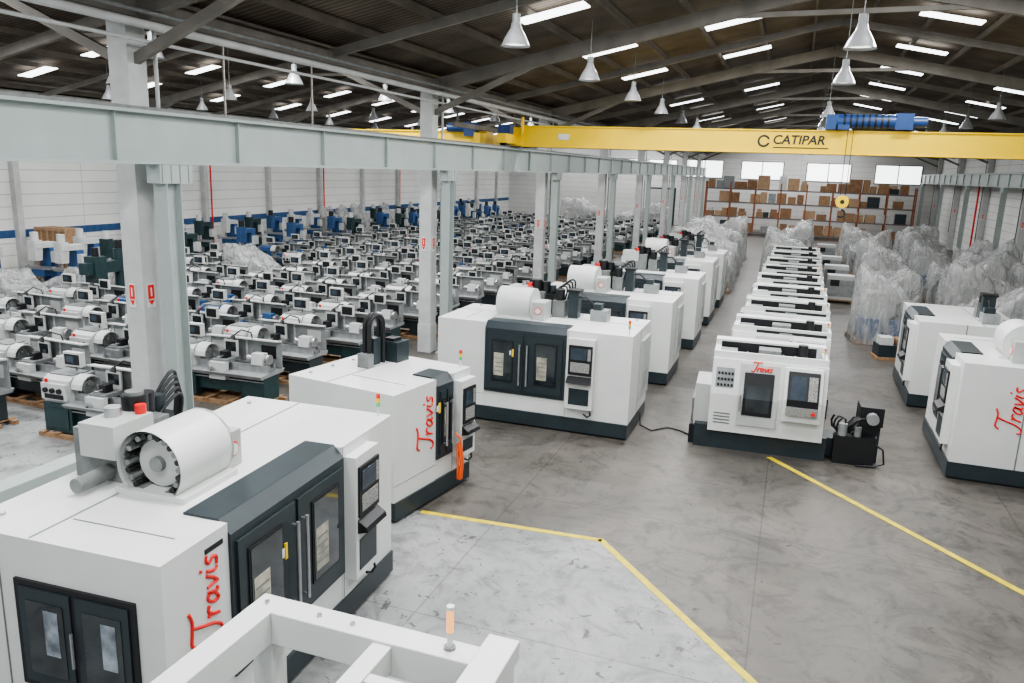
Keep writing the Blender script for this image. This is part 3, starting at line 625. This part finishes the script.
g.box(.9,1.3,CY-.5,CY+.5,7.34,7.5,BLUE2); g.cyl((.9,CY-.3,7.6),(2.6,CY-.3,7.6),.22,BLUE2,18); g.box(2.6,3.1,CY-.5,CY+.3,7.36,7.85,BLUE2); g.cyl((3.1,CY-.3,7.6),(3.5,CY-.3,7.6),.16,BLUE2,14)
for i in range(8): g.cyl((1.1+i*.18,CY-.3,7.6),(1.16+i*.18,CY-.3,7.6),.235,DARKER,18)
g.box(.6,.95,CY-.5,CY+.1,7.34,7.8,BLUE2); g.box(1.4,3.2,CY-.02,CY+.5,7.34,7.5,GREY)
for dx in (-.08,.08): g.cyl((1.35+dx,CY-.42,7.4),(1.35+dx,CY-.42,5.3),.012,DARKER,6)
g.box(1.2,1.5,CY-.52,CY-.32,4.95,5.25,YEL); g.cyl((1.35,CY-.55,5.1),(1.35,CY-.29,5.1),.2,YEL,16); g.cyl((1.35,CY-.56,5.1),(1.35,CY-.28,5.1),.07,DARKER,12)
g.tube([(1.35+.12*math.sin(t*.5),CY-.42,4.85-.12+.12*math.cos(t*.5)) for t in range(9)],.03,DARKER,6)
g.cyl((-1.25,CY-.252,6.95),(-1.25,CY-.262,6.95),.2,DARKER,20); g.cyl((-1.25,CY-.26,6.95),(-1.25,CY-.268,6.95),.13,YEL,20); g.box(-1.25,-1.0,CY-.27,CY-.255,6.9,7.0,YEL)
g.box(-8.3,-7.9,CY-.27,CY-.25,6.85,7.05,WHITE)
for i in range(14): g.tube([(-9+i*.7+.35*t/6,CY+.45,7.25-.35*math.sin(t*pi/6)) for t in range(7)],.015,DARKER,5)
crane=g.obj('overhead_crane')
t=bpy.data.curves.new('crane_lettering','FONT'); t.body='CATIPAR'; t.size=.4; t.extrude=.004; t.shear=.15; t.offset=.008
to=bpy.data.objects.new('crane_lettering',t); COL.objects.link(to); to.location=(-.98,CY-.26,6.87); to.rotation_euler=(pi/2,0,0); t.materials.append(DARKER); to.parent=crane
g=MB(); g.box(-1+.05,.75,CY-.268,CY-.255,6.74,6.77,DARKER); o=g.obj('lettering_rule'); o.parent=crane
g=MB()
g.box(-20.6,-11.1,CY-.2,CY+.2,6.55,7.05,YEL); g.box(-20.6,-11.1,CY-.26,CY+.26,7.05,7.09,YEL)
g.box(-20.8,-20.5,CY-.9,CY+.9,6.6,6.95,YEL); g.box(-11.2,-10.95,CY-1.2,CY+1.2,6.6,7.0,YEL)
g.box(-11.9,-11.4,CY-.5,CY-.2,6.9,7.4,BLUE2); g.cyl((-12.6,CY-.35,7.2),(-11.9,CY-.35,7.2),.16,BLUE2,14)
g.obj('bridge_crane')
g=MB()
for X in (-20.65,-11.1):
    g.box(X-.06,X+.06,CY-3.2,CY+3.2,7.1,7.25,ROOFB)
    for y in (CY-2.9,CY+2.8): g.box(X-.03,X+.03,y-.03,y+.03,7.25,rz(X)-.1,ROOFB)
g.obj('suspended_crane_rail')

def lampmesh(top):
    g=MB()
    g.revolve([(.05,.42),(.09,.40),(.11,.30),(.15,.24),(.22,.12),(.27,0),(.29,-.02),(.26,0),(.2,.12),(.1,.22)],ALU)
    g.revolve([(.0,.02),(.15,.025),(.25,.03)],LAMPE)
    g.cyl((0,0,.40),(0,0,.56),.08,GREY,12); g.cyl((0,0,.56),(0,0,top),.01,GREY,6)
    return g.mesh('high_bay_lamp')
for X,ph in ((-5.4,14.9),(.76,15.9),(6.4,16),(-14.9,15.6),(-21.8,15.4),(-28.3,15.6)):
    me=lampmesh(rz(X)-.02-8.1)
    for k in range(-1,13):
        y=ph+5.7*k
        if y<Y1-3 and abs(y-CY)>.9: place(me,'high_bay_lamp',(X,y,8.1))

# ------------------------------------------------------------------ foreground machine frame
g=MB(); z=2.3
g.box(-3.8,-3.58,1.6,4.85,z-.28,z,WHITE); g.box(-3.58,-1.75,4.62,4.85,z-.28,z,WHITE)
g.box(-2.66,-2.5,1.6,4.62,z-.24,z-.02,WHITE); g.box(-2.5,-1.75,4.2,4.3,z-.2,z-.03,WHITE)
g.box(-1.85,-1.6,3.3,4.95,z-.1,z+.06,WHITE); g.box(-1.82,-1.62,4.7,4.9,0,z-.1,WHITE); g.box(-1.78,-1.64,3.3,4.7,.4,z-.1,WHITE2)
g.box(-1.62,-1.58,3.5,4.6,.9,z-.2,DARK)
g.box(-3.79,-3.6,4.65,4.84,0,z-.28,WHITE); g.box(-3.79,-3.6,1.6,1.8,0,z-.28,WHITE); g.box(-1.82,-1.62,1.6,1.8,0,z-.1,WHITE); g.box(-3.6,-1.8,1.6,1.8,z-.28,z,WHITE)
g.box(-3.75,-1.65,1.7,4.75,.0,.45,DARK)
g.box(-3.6,-1.8,2.0,4.6,.45,.95,GREY)
g.cyl((-2.08,4.74,z),(-2.08,4.74,z+.14),.022,WHITE,10); g.cyl((-2.08,4.74,z+.14),(-2.08,4.74,z+.32),.028,LAMPO,14); g.cyl((-2.08,4.74,z+.32),(-2.08,4.74,z+.35),.03,WHITE,12); g.cyl((-2.08,4.74,z),(-2.08,4.74,z+.02),.045,GREY,12)
for x in (-3.69,-3.2,-2.9): g.cyl((x,4.73,z),(x,4.73,z+.02),.02,STEEL,8)
g.obj('gantry_machine_frame',bev=.01)
g=MB(); g.box(-8.6,-8.3,4.2,8.4,1.75,1.95,BEAMP); g.box(-8.2,-7.4,4.2,8.2,0,1.25,LGREY); g.box(-8.6,-8.35,4.3,4.5,0,1.75,BEAMP); g.box(-8.6,-8.35,7.9,8.1,0,1.75,BEAMP)
g.obj('chip_conveyor',bev=.01)
g=MB(); g.tube([(-5.3,12.15,1.15),(-5.2,12.18,1.05),(-5.22,12.2,.9)],.02,ORANGE,6)
for k in range(5): g.tube([(-5.24+.03*math.cos(k*1.3),12.2+.05*math.sin(k*1.3),.95),(-5.22+.05*math.cos(k*1.3+.5),12.2+.07*math.sin(k*1.3+.5),.6),(-5.22+.03*math.cos(k*1.3),12.2+.05*math.sin(k*1.3),.28)],.022,ORANGE,6)
g.obj('orange_air_hose')

R=Matrix(((.9399,-.1052,.325),(.3399,.1929,-.9205),(.0341,.9756,.2171)))
c=bpy.data.cameras.new('camera'); c.sensor_width=36; c.lens=780/1024*36; c.clip_end=300
co=bpy.data.objects.new('camera',c); COL.objects.link(co)
q=R.to_quaternion(); co.rotation_mode='QUATERNION'; co.rotation_quaternion=q; co.location=(0,0,5.8)
SC.camera=co
w=bpy.data.worlds.new('World'); SC.world=w; w.use_nodes=True
w.node_tree.nodes['Background'].inputs[0].default_value=(.92,.96,1,1); w.node_tree.nodes['Background'].inputs[1].default_value=.75
SC.view_settings.view_transform='AgX'; SC.view_settings.look='AgX - Medium High Contrast'; SC.view_settings.exposure=.12
